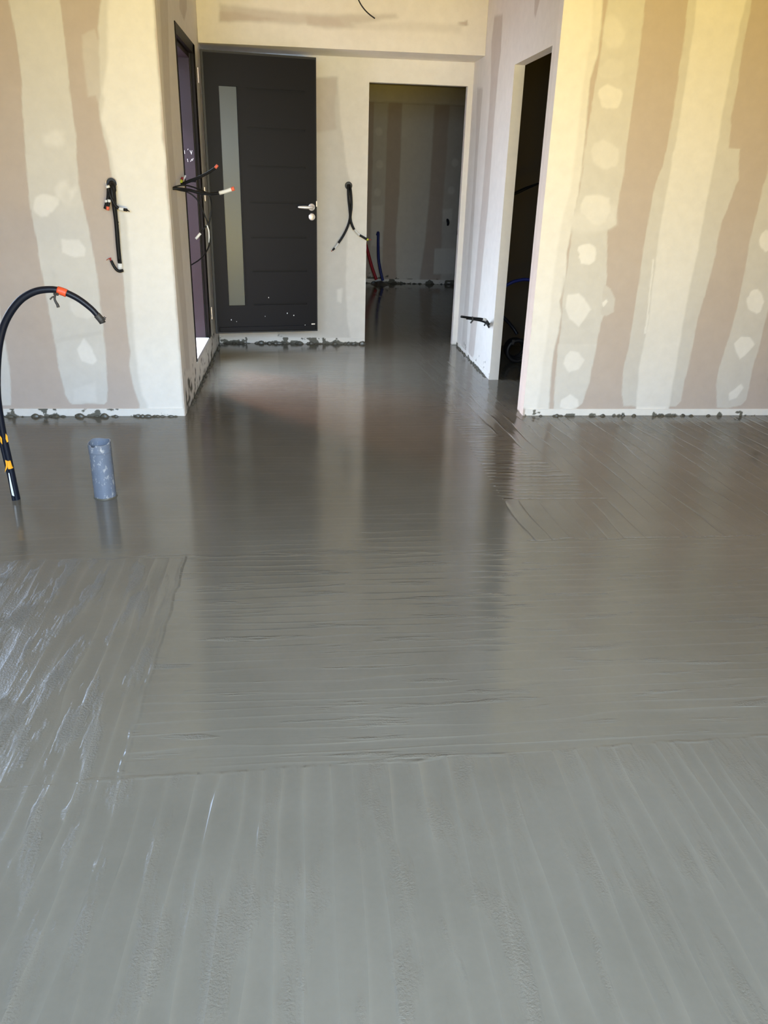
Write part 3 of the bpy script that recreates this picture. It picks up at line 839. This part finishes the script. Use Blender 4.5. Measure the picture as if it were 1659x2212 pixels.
mb = MB(); T = .052
nU, nZ = len(us) - 1, len(zs) - 1
dep = [[depth((us[i] + us[i + 1]) / 2, (zs[j] + zs[j + 1]) / 2) for j in range(nZ)] for i in range(nU)]
for i in range(nU):
    for j in range(nZ):
        w = dep[i][j]
        mb.add([LP(us[i], zs[j], w), LP(us[i + 1], zs[j], w), LP(us[i + 1], zs[j + 1], w), LP(us[i], zs[j + 1], w)], [(0, 1, 2, 3)])
        if i + 1 < nU and dep[i + 1][j] != w:
            w2 = dep[i + 1][j]; u = us[i + 1]
            mb.add([LP(u, zs[j], w), LP(u, zs[j], w2), LP(u, zs[j + 1], w2), LP(u, zs[j + 1], w)], [(0, 1, 2, 3)])
        if j + 1 < nZ and dep[i][j + 1] != w:
            w2 = dep[i][j + 1]; z = zs[j + 1]
            mb.add([LP(us[i], z, w), LP(us[i + 1], z, w), LP(us[i + 1], z, w2), LP(us[i], z, w2)], [(0, 1, 2, 3)])
ua, ub, za, zb = us[0], us[-1], zs[0], zs[-1]
mb.add([LP(ua, za, 0), LP(ub, za, 0), LP(ub, zb, 0), LP(ua, zb, 0), LP(ua, za, -T), LP(ub, za, -T), LP(ub, zb, -T), LP(ua, zb, -T)],
       [(0, 4, 5, 1), (1, 5, 6, 2), (2, 6, 7, 3), (3, 7, 4, 0), (4, 7, 6, 5)])
panel = mb.build('panel', M['door'], leaf)
# black rebate and seal round the edge
mb = MB()
lbox(mb, 0, .0158, 0, LH, -T + .005, -.008); lbox(mb, LWD - .0078, LWD, 0, LH, -T + .005, -.008)
lbox(mb, .0158, LWD - .0078, LH - .0158, LH, -T + .005, -.008); lbox(mb, .0158, LWD - .0078, 0, .0118, -T + .005, -.008)
mb.build('edge_seal', M['rubber'], leaf)
# glass pane and its slim bead
mb = MB(); lbox(mb, gu0 + .002, gu1 - .002, gz0 + .002, gz1 - .002, -.0115, -.009); gp = mb.build('frosted_pane', M['frost'], leaf)
gp['label'] = 'tall narrow frosted glass pane'
mb = MB(); lbox(mb, gu1 + .0005, gu1 + .010, gz0, gz1, 0, .004); mb.build('glazing_bead', M['door'], leaf, bevel=.001)
# weather bar along the foot
mb = MB(); lbox(mb, .03, LWD - .02, .016, .052, .0005, .012); wb = mb.build('weather_bar', M['door'], leaf, bevel=.003)
mb = MB(); q = leaf_uv(677, 707); lbox(mb, q[0] - .016, q[0] + .014, .056, .064, .0005, .0014); lb = mb.build('maker_label', M['steel'], leaf)
# handle: rose, neck, tapered lever
ru, rz = leaf_uv(673, 447.5); ku, kz = leaf_uv(673.5, 468.5)
mb = MB(); mb.lathe([(0, .0005), (.0262, .0005), (.0262, .006), (.024, .0085), (.013, .0085), (.0125, .012), (0, .012)], LP(ru, rz, 0), un, 36)
rose = mb.build('handle_rose', M['steel'], leaf, smooth=True)
mb = MB()
mb.tube([LP(ru, rz, .01), LP(ru, rz, .035), LP(ru - .004, rz, .050), LP(ru - .018, rz - .001, .056), LP(ru - .05, rz - .001, .056), LP(ru - .085, rz, .055), LP(ru - .118, rz + .001, .053)],
        lambda k: .0085 if k < .35 else (.0085 + .003 * math.sin(math.pi * min(1, (k - .35) / .60)) if k < .96 else .006), 16, 8)
lv = mb.build('handle_lever', M['steel'], leaf, smooth=True)
mb = MB(); mb.lathe([(0, .0005), (.0258, .0005), (.0258, .006), (.0235, .0085), (0, .0085)], LP(ku, kz, 0), un, 36)
esc = mb.build('keyhole_rose', M['steel'], leaf, smooth=True)
mb = MB(); mb.lathe([(0, .0086), (.0075, .0086), (.0075, .0098), (0, .0098)], LP(ku, kz + .006, 0), un, 20)
lbox(mb, ku - .0042, ku + .0042, kz - .017, kz + .003, .0086, .0096)
mb.build('key_cylinder', M['hinge'], esc)
mb = MB(); lz = leaf_uv(683, 440)[1]; lbox(mb, LWD - .0075, LWD + .0012, lz - .022, lz + .018, -.02, -.0075); mb.build('latch_plate', M['steel'], leaf)
for pz in (160, 290, 553, 660):
    pass
# hinges between leaf and frame
for zc in (2.02, 1.235, .36):
    hp = Vector((XL + .014, 6.452, zc))
    mb = MB(); mb.tube([hp - Vector((0, 0, .048)), hp + Vector((0, 0, .048))], .0075, 14, 1)
    mb.box((XL + .007, 6.412, zc - .045), (XL + .009, 6.452, zc + .045)) if zc > 5 else None
    mb.box((hp.x - .001, 6.455, zc - .04), (hp.x + .0015, 6.486, zc + .04))
    mb.build('hinge', M['hinge'], leaf, smooth=False)
# plaster flecks on the leaf
r = random.Random(9); mb = MB()
for _ in range(9):
    u = r.uniform(.05, LWD - .03); z = r.uniform(.03, .30); s = r.uniform(.0015, .0035)
    lbox(mb, u - s, u + s, z - s * 1.5, z + s * 1.5, .0002, .0012)
mb.build('plaster_fleck', M['white'], leaf)['kind'] = 'stuff'

# ------------------------------------------------------------------ standing supply conduit, near left
def pf(px, py, y): return Vector(px_on(px, py, 1, y))


YC = 3.44
con = empty('supply_conduit', (-1.289, YC, 0))
meta(con, 'thick black conduit rising from the wet floor and arching over at far left', 'conduit')
path_px = [(37, 1079), (28, 1038), (18, 990), (9, 950), (1, 905), (-6, 850), (-6, 790), (0, 735), (14, 690), (40, 652), (70, 632), (100, 625.5), (130, 628), (165, 643), (195, 665), (213, 684)]
pts = [pf(x, y, YC + .0015 * i) for i, (x, y) in enumerate(path_px)]; pts[0].z = -.02
MB().tube(pts, lambda k: .0152 if k < .60 else .0152 - .0035 * (k - .6) / .4, 16, 8).build('sheath', M['navy'], con, smooth=True)
p2 = [pf(x, y, YC - .012 + .0006 * i) for i, (x, y) in enumerate([(30, 1079), (21, 1035), (9, 985), (0, 945), (-8, 900), (-14, 850), (-14, 790)])]; p2[0].z = -.02
MB().tube(p2, .008, 10, 6).build('second_cable', M['navy'], con, smooth=True)
MB().tube([pf(124, 626.7, YC + .019), pf(134, 629.6, YC + .0195), pf(144, 633.6, YC + .020)], .0165, 16, 3).build('orange_tape', M['orange'], con, smooth=True)
end = MB().tube([pf(209, 680, YC + .021), pf(216, 688, YC + .021), pf(220, 693, YC + .021)], .0145, 14, 3)
end.tube([pf(217, 687, YC + .021), pf(222, 698, YC + .021)], .013, 10, 1)
ec = end.build('end_cap', M['dusty'], con, smooth=True)
w = MB()
for a in ((229, 686), (228, 690), (226, 684)):
    w.tube([pf(220, 691, YC + .012), pf(a[0], a[1], YC + .004)], .0018, 6, 2)
w.build('stray_strand', M['dusty'], ec)
tie = MB().tube([pf(120, 633, YC), pf(118, 645, YC - .01), pf(121, 653, YC - .012), pf(124, 658, YC - .012), pf(126, 664, YC - .012)], lambda k: .0042 + .002 * k, 8, 5)
tie.tube([pf(118, 641, YC - .005), pf(113, 642, YC - .012), pf(108, 647, YC - .016)], .0032, 8, 4)
tie.tube([pf(116, 634, YC + .004), pf(126, 636, YC + .004)], .006, 8, 2)
tie.build('loose_cable_tie', M['dusty'], con, smooth=True)


def flag(mb, pts4, y, th=.0012):
    f_ = [pf(a, b, y) for a, b in pts4]; n_ = len(f_)
    b_ = [p + Vector((0, th, 0)) for p in f_]
    mb.add(f_ + b_, [tuple(range(n_)), tuple(range(2 * n_ - 1, n_ - 1, -1))] + [(i, i + n_, (i + 1) % n_ + n_, (i + 1) % n_) for i in range(n_)])
    return mb


t1 = MB().tube([pf(16.5, 994, YC), pf(21, 1011, YC)], .0165, 14, 1); flag(t1, [(11, 994), (13, 1005), (10, 1021), (16, 1010), (17, 996)], YC - .019)
t1.build('yellow_tape', M['yellow'], con)
t2 = MB(); flag(t2, [(12, 936), (16, 942), (18, 954), (15, 956), (12, 948)], YC - .010); t2.build('yellow_tape', M['yellow'], con)
t3 = MB(); flag(t3, [(0, 941), (4, 947), (5, 960), (1, 955)], YC - .022); t3.build('yellow_tape', M['yellow'], con)
ws = MB(); flag(ws, [(18, 1022), (20, 1022), (31, 1072), (26, 1070), (22, 1050)], YC - .021); ws.build('pale_label_strip', M['white'], con)

# ------------------------------------------------------------------ grey drain stub
dr = empty('drain_pipe', (-.905, 3.463, 0)); meta(dr, 'short grey plastic drain pipe standing in the wet screed', 'pipe')
R0 = .0485; n = 48; tp = []
mb = MB(); hgt = .262
axd = Vector((.012, 0, 0))
rings = [(R0, -.03, 1), (R0, .215, 1), (R0 + .0012, .220, 1), (R0 + .0012, hgt, 2), (R0 - .0035, hgt, 2), (R0 - .0035, .02, 1), (0.0001, .02, 1)]
vs = []
for rr, z, kind in rings:
    for j in range(n):
        a = 2 * math.pi * j / n
        zz = z + (.006 * math.sin(a + .4) + .003 * math.sin(3 * a + 1) + (-.010 if 4.0 < a < 4.5 else 0)) * (kind == 2)
        k = 1 - .06 * (kind == 2)
        vs.append(Vector((-.905 + rr * math.cos(a) - zz * .055 * 0 + zz * (.014 / .25) * 0, 3.463 + rr * math.sin(a) * k, zz)))
fs = [(i * n + j, i * n + (j + 1) % n, (i + 1) * n + (j + 1) % n, (i + 1) * n + j) for i in range(len(rings) - 1) for j in range(n)]
mb.add(vs, fs); mb.build('pipe_wall', M['grey_pvc'], dr, smooth=False)
mb = MB(); mb.lathe([(R0 + .0005, -.001), (R0 + .005, -.001), (R0 + .003, .003), (R0 + .0005, .006)], (-.905, 3.463, 0), (0, 0, 1), 40)
mb.build('cement_collar', M['mortar'], dr, smooth=True)

# ------------------------------------------------------------------ cable outlets
def ring_hole(parent, c, axis, r, mat_rim, mat_in):
    a = Vector(axis)
    MB().lathe([(r * .88, .0), (r * .88, .004), (r, .005), (r * 1.04, .0)], c, a, 28).build('outlet_rim', mat_rim, parent, smooth=True)
    MB().lathe([(0.0001, .0012), (r * .88, .0012)], c, a, 28).build('outlet_hole', mat_in, parent)


# left wall bundle, plane y=YF
def w1(px, py, d=.01): return Vector(px_on(px, py, 1, YF - d))


o1 = empty('cable_outlet', px_on(241, 396, 1, YF)); meta(o1, 'black cables hanging from a round hole in the left striped wall', 'cable')
c0 = Vector(px_on(241, 396, 1, YF))
ring_hole(o1, c0 - Vector((0, .0005, 0)), (0, -1, 0), .031, M['hinge'], M['rubber'])
cb = MB().tube([w1(241, 396, -.0), w1(244, 401, .03), w1(246, 420, .035), w1(249, 460, .030), w1(253, 500, .026), w1(256, 540, .024), w1(259, 570, .022)], lambda k: .015 if k < .3 else .0115, 12, 6)
cb.tube([w1(239, 398, 0), w1(240, 404, .04), w1(243, 420, .05), w1(247, 450, .044), w1(251, 480, .036), w1(254, 520, .032), w1(258, 565, .026)], .0115, 10, 6).build('long_cable', M['black'], o1, smooth=True)
MB().tube([w1(238, 398, 0), w1(234, 404, .05), w1(234, 415, .055), w1(233, 430, .052), w1(230, 440, .05), w1(227, 451, .048)], .0088, 10, 6).build('short_cable', M['black'], o1, smooth=True)
sc_ = MB().tube([w1(240, 398, 0), w1(236, 405, .045), w1(237, 420, .06), w1(243, 433, .06), w1(249, 444, .058), w1(256, 450, .056)], .0085, 10, 6).build('side_cable', M['black'], o1, smooth=True)
MB().tube([w1(236, 432, .058), w1(234, 442, .058), w1(232, 452, .058)], .0085, 10, 3).build('short_cable', M['black'], o1, smooth=True)
for p_, q_, r_ in (((232, 401, .055), (234, 406, .055), .0105), ((229, 432, .052), (231, 437, .052), .0095), ((236, 431, .058), (236, 437, .058), .0095)):
    MB().tube([w1(*p_), w1(*q_)], r_, 12, 2).build('white_tape', M['white'], o1, smooth=True)
MB().tube([w1(257, 450.5, .056), w1(262, 451.5, .056), w1(267, 452.5, .056)], .0080, 12, 2).build('white_tape', M['white'], o1, smooth=True)
MB().tube([w1(267, 452.8, .056), w1(275, 453.8, .056)], .0078, 10, 2).build('cable_tip', M['black'], o1, smooth=True)
MB().tube([w1(275, 454, .056), w1(280, 457, .056)], lambda k: .004 - .002 * k, 8, 2).build('cable_tip', M['black'], o1, smooth=True)
MB().tube([w1(233, 446, .060), w1(232.5, 454, .060)], .0086, 10, 2).build('orange_cap', M['coral'], o1, smooth=True)
MB().tube([w1(259, 569, .024), w1(259.5, 581, .024)], lambda k: .0135, 12, 2).build('white_tape', M['white'], o1, smooth=True)
MB().tube([w1(266, 584, .03), w1(258, 586, .03), w1(251, 582, .03), w1(245, 573, .03), w1(240, 563, .03)], .0078, 10, 6).build('hook_end', M['black'], o1, smooth=True)
MB().tube([w1(240, 563, .03), w1(237, 559, .03)], .004, 8, 2).build('bare_wire', M['redwire'], o1, smooth=True)
MB().tube([w1(237, 560, .03), w1(240, 557, .03), w1(236, 558, .03), w1(230, 562, .03)], .0018, 6, 4).build('bare_wire', M['redwire'], o1, smooth=True)
MB().tube([w1(252, 477, .022), w1(256, 480, .022), w1(252, 484, .022), w1(256, 487, .022), w1(252, 490, .022)], .003, 6, 2).build('tape_tatter', M['black'], o1)

# end wall bundle, plane y=YB
def w2(px, py, d=.01): return Vector(px_on(px, py, 1, YB - d))


o2 = empty('cable_outlet', px_on(753, 401, 1, YB)); meta(o2, 'two black cables forking below a round hole between door and opening', 'cable')
ring_hole(o2, Vector(px_on(753, 401, 1, YB)) - Vector((0, .0005, 0)), (0, -1, 0), .030, M['dusty'], M['rubber'])
MB().tube([w2(752, 400, 0), w2(752, 408, .03), w2(753, 430, .03), w2(755, 450, .028), w2(756, 470, .03), w2(752, 487, .04), w2(745, 503, .045), w2(738, 515, .05), w2(731, 525, .05)], .0098, 12, 6).build('left_cable', M['black'], o2, smooth=True)
MB().tube([w2(755, 400, 0), w2(757, 408, .03), w2(759, 430, .04), w2(759, 450, .04), w2(757, 470, .045), w2(760, 485, .05), w2(765, 496, .055)], .0105, 12, 6).build('right_cable', M['black'], o2, smooth=True)
MB().tube([w2(731, 525, .05), w2(727, 531, .05), w2(723, 537, .05)], .0068, 10, 3).build('white_tape', M['white'], o2, smooth=True)
MB().tube([w2(766, 496.5, .055), w2(771, 502, .056), w2(777, 508, .057)], .0078, 10, 3).build('white_tape', M['white'], o2, smooth=True)
MB().tube([w2(723, 536, .05), w2(718, 541, .05)], lambda k: .009 - .003 * k, 10, 2).build('cable_tip', M['black'], o2, smooth=True)
MB().tube([w2(777, 508, .057), w2(784, 512, .058), w2(792, 517, .06)], .0095, 10, 3).build('cable_tip', M['black'], o2, smooth=True)
MB().tube([w2(792, 517, .06), w2(796, 518, .06)], .0095, 10, 2).build('green_cap', M['green'], o2, smooth=True)
MB().tube([w2(717.5, 541.5, .05), w2(716, 543, .05)], .004, 8, 2).build('bare_wire', M['redwire'], o2, smooth=True)
MB().tube([w2(796, 517.5, .06), w2(802, 518, .06)], .003, 8, 2).build('bare_wire', M['redwire'], o2, smooth=True)

# hall left wall clusters (plane x=XL)
def w3(px, py, y): return Vector(px_on(px, py, 1, y))


a3 = Vector(px_on(373, 407, 0, XL)); a4 = Vector(px_on(390, 393, 0, XL))
o3 = empty('cable_bundle', a3); meta(o3, 'black cables with a white taped end poking out beside the front door frame', 'cable')
MB().tube([a3 - Vector((.01, 0, 0)), w3(390, 408, a3.y), w3(410, 411, a3.y - .02), w3(432, 417, a3.y - .03), w3(455, 419, a3.y - .04), w3(474, 417, a3.y - .05)], .0085, 12, 6).build('main_cable', M['black'], o3, smooth=True)
MB().tube([a3 - Vector((.01, 0, 0)), w3(388, 401, a3.y + .02), w3(405, 401, a3.y + .02), w3(425, 407, a3.y), w3(445, 416, a3.y - .02), w3(454, 426, a3.y - .02), w3(457, 445, a3.y), w3(455, 470, a3.y), w3(449, 485, a3.y), w3(442, 492, a3.y), w3(436, 500, a3.y)], .0042, 10, 6).build('thin_cable', M['black'], o3, smooth=True)
MB().tube([a3 - Vector((.01, 0, 0)), w3(388, 411, a3.y + .01), w3(405, 415, a3.y), w3(420, 425, a3.y), w3(432, 440, a3.y), w3(440, 460, a3.y), w3(449, 482, a3.y), w3(451, 495, a3.y), w3(453, 510, a3.y), w3(452, 528, a3.y), w3(445, 545, a3.y + .02), w3(432, 560, a3.y + .05), w3(414, 572, a3.y + .08)], .0038, 10, 6).build('thin_cable', M['black'], o3, smooth=True)
MB().tube([w3(474, 417, a3.y - .05), w3(487, 413.5, a3.y - .055), w3(500, 409, a3.y - .06)], .0105, 12, 3).build('white_tape', M['white'], o3, smooth=True)
MB().tube([w3(500, 409, a3.y - .06), w3(506, 407, a3.y - .06)], .0115, 12, 2).build('orange_cap', M['coral'], o3, smooth=True)
MB().tube([w3(433, 504, a3.y), w3(423, 516, a3.y)], .0075, 10, 2).build('white_tape', M['white'], o3, smooth=True)
MB().tube([w3(447, 486, a3.y), w3(451, 498, a3.y), w3(452, 512, a3.y), w3(452, 524, a3.y)], .0048, 10, 3).build('white_tape', M['white'], o3, smooth=True)
o4 = empty('cable_bundle', a4); meta(o4, 'black cable with orange tip pointing up beside the front door frame', 'cable')
MB().tube([a4 - Vector((.01, 0, 0)), w3(393, 397, a4.y), w3(410, 391, a4.y - .02), w3(430, 383, a4.y - .03), w3(450, 373, a4.y - .04), w3(465, 363, a4.y - .05)], lambda k: .0105 - .003 * k, 12, 6).build('upper_cable', M['black'], o4, smooth=True)
MB().tube([w3(392, 396, a4.y), w3(408, 392, a4.y), w3(423, 391.5, a4.y)], .006, 10, 4).build('cable_stub', M['black'], o4, smooth=True)
MB().tube([w3(465, 363, a4.y - .05), w3(470, 356.5, a4.y - .05)], .0080, 12, 2).build('orange_cap', M['coral'], o4, smooth=True)
MB().tube([w3(391, 395, a4.y), w3(390, 388, a4.y)], .013, 12, 2).build('green_cap', M['green'], o4, smooth=True)
MB().tube([w3(393, 388, a4.y), w3(395, 383, a4.y)], .008, 12, 2).build('red_cap', M['redwire'], o4, smooth=True)
MB().tube([w3(397, 388, a4.y), w3(401, 379, a4.y)], .005, 12, 2).build('white_wire_end', M['white'], o4, smooth=True)

# hall right wall cable
a5 = Vector(px_on(1055, 703, 0, XR))
o5 = empty('cable_bundle', a5); meta(o5, 'black cables sticking out low on the right hallway wall', 'cable')
MB().tube([a5 + Vector((.01, 0, 0)), w3(1050, 692, 5.80), w3(1040, 689, 5.74), w3(1020, 687, 5.70), w3(996, 684, 5.66)], .0085, 12, 6).build('upper_cable', M['black'], o5, smooth=True)
MB().tube([a5 + Vector((.01, 0, -.02)), w3(1050, 698, 5.80), w3(1038, 693, 5.76), w3(1022, 690, 5.72), w3(1008, 688, 5.68)], .0070, 12, 6).build('lower_cable', M['black'], o5, smooth=True)
MB().tube([w3(1044, 689, 5.74), w3(1049, 691, 5.77)], .0105, 12, 2).build('white_tape', M['white'], o5, smooth=True)
MB().tube([w3(1020, 684, 5.69), w3(1021, 692, 5.69), w3(1016, 698, 5.69)], .006, 8, 3).build('cable_tie', M['dusty'], o5, smooth=True)
MB().tube([w3(1049, 698, 5.78), w3(1046, 704, 5.78)], .006, 8, 3).build('cable_tie', M['dusty'], o5, smooth=True)

# ceiling pendant wire
o6 = MB().tube([(.36, 5.9, ZC), (.362, 5.9, 2.6), w3(772, -12, 5.9), w3(777, 5, 5.9), w3(787, 20, 5.9), w3(798, 31, 5.9), w3(810, 40, 5.9)], .0042, 10, 6).build('pendant_wire', M['black'], None, smooth=True)
meta(o6, 'short black wire dangling from the hallway ceiling', 'cable')

# far room pipes and wall cables
def w6(px, py, d): return Vector(px_on(px, py, 1, YK - d))


def corr(pts, r, mat, name, label, group):
    o = MB().tube(pts, r, 14, 8).build(name, mat, None, smooth=True)
    return meta(o, label, 'pipe', group)


corr([w6(815, 507, -.005), w6(817, 503, .03), w6(817, 515, .045), w6(817, 530, .06), w6(818, 560, .10), w6(822, 585, .13), w6(827, 606, .14)], .019, M['bluepipe'], 'water_pipe', 'dark blue water pipe curving into the far room end wall', 'water pipes in the far room')
corr([w6(782, 500, .0), w6(788, 520, .04), w6(795, 545, .08), w6(803, 575, .12), w6(813, 604, .16)], .021, M['redpipe'], 'water_pipe', 'red water pipe leaning in the far room', 'water pipes in the far room')
for o in [x for x in bpy.data.objects if x.name.startswith('water_pipe')]:
    del o['group']
m7 = MB().lathe([(.001, .05), (.035, .045), (.10, .015), (.14, 0)], (1.12, YK - .16, 0), (0, 0, 1), 24).build('mortar_mound', M['mortar'], None, smooth=True)
meta(m7, 'dark heap of cement where the red and blue pipes enter the floor', 'mortar')
o8 = MB().tube([w6(966, 474, -.005), w6(967, 476, .03), w6(968, 482, .04), w6(967, 487, .03)], lambda k: .012 + .008 * math.sin(math.pi * k), 10, 4).build('wall_cable', M['navy'], None, smooth=True)
meta(o8, 'small dark cable end on the far room end wall', 'cable')
o9 = MB().tube([w6(992, 496, -.005), w6(990, 499, .04), w6(989, 507, .05)], .018, 10, 4).build('wall_cable', M['black'], None, smooth=True)
meta(o9, 'dark cable stub at the right edge of the far room, beside the opening', 'cable')

# side room: cables, blue hose, coiled duct
def w8(px, py, y): return Vector(px_on(px, py, 1, y))


cbn = MB().tube([w8(1085, 426, 6.3), w8(1111, 417, 6.2), w8(1135, 406, 6.1), w8(1162, 397, 6.0), w8(1190, 388, 5.9)], .0075, 10, 6).tube([w8(1090, 424, 6.3), w8(1113, 420, 6.22), w8(1135, 410, 6.1), w8(1160, 399, 6.0)], .004, 8, 6).build('slack_cable', M['black'], None, smooth=True)
meta(cbn, 'black cable slung across the dark narrow doorway', 'cable')
yy = 6.35
h1 = MB().tube([w8(1060, 640, yy + .1), w8(1080, 628, yy + .05), w8(1098, 614, yy), w8(1118, 606, yy), w8(1140, 604, yy), w8(1165, 612, yy - .02), w8(1185, 640, yy - .05), w8(1195, 690, yy - .05)], .0125, 12, 6).build('blue_hose', M['bluepipe'], None, smooth=True)
meta(h1, 'blue hose arching through the dark side room', 'hose')
h2 = MB().tube([w8(1070, 670, yy), w8(1092, 690, yy), w8(1108, 708, yy), w8(1117, 722, yy - .02)], .0135, 12, 6).build('blue_hose', M['navy'], None, smooth=True)
meta(h2, 'dark blue hose sloping down to the coil in the side room', 'hose')
cc = w8(1112, 742, yy); cl = MB()
for t in range(4):
    rr = .085 - .003 * t; pts = [(cc.x + .02 + rr * math.cos(a), cc.y + .034 * t - .03, .105 + rr * math.sin(a)) for a in np.linspace(0, 2 * math.pi, 25)]
    cl.tube(pts, .017, 10, 1)
clo = cl.build('duct_coil', M['glove'], None, smooth=True); meta(clo, 'black coil of ducting standing on the floor of the side room', 'coil')
MB().box((cc.x - .04, cc.y - .055, .16), (cc.x - .02, cc.y - .049, .20)).build('tag', M['dusty'], clo)

# small grey-blue conduit end at the right edge of the striped wall
p9 = Vector(px_on(1664, 800, 1, YF))
o10 = MB().tube([p9 + Vector((.02, .01, .02)), p9 + Vector((.015, -.04, .02)), p9 + Vector((.0, -.07, -.01)), p9 + Vector((-.012, -.08, -.05))], .014, 12, 5).build('conduit_end', M['grey_pvc'], None, smooth=True)
meta(o10, 'grey-blue conduit end sticking out of the right striped wall at the picture edge', 'conduit')
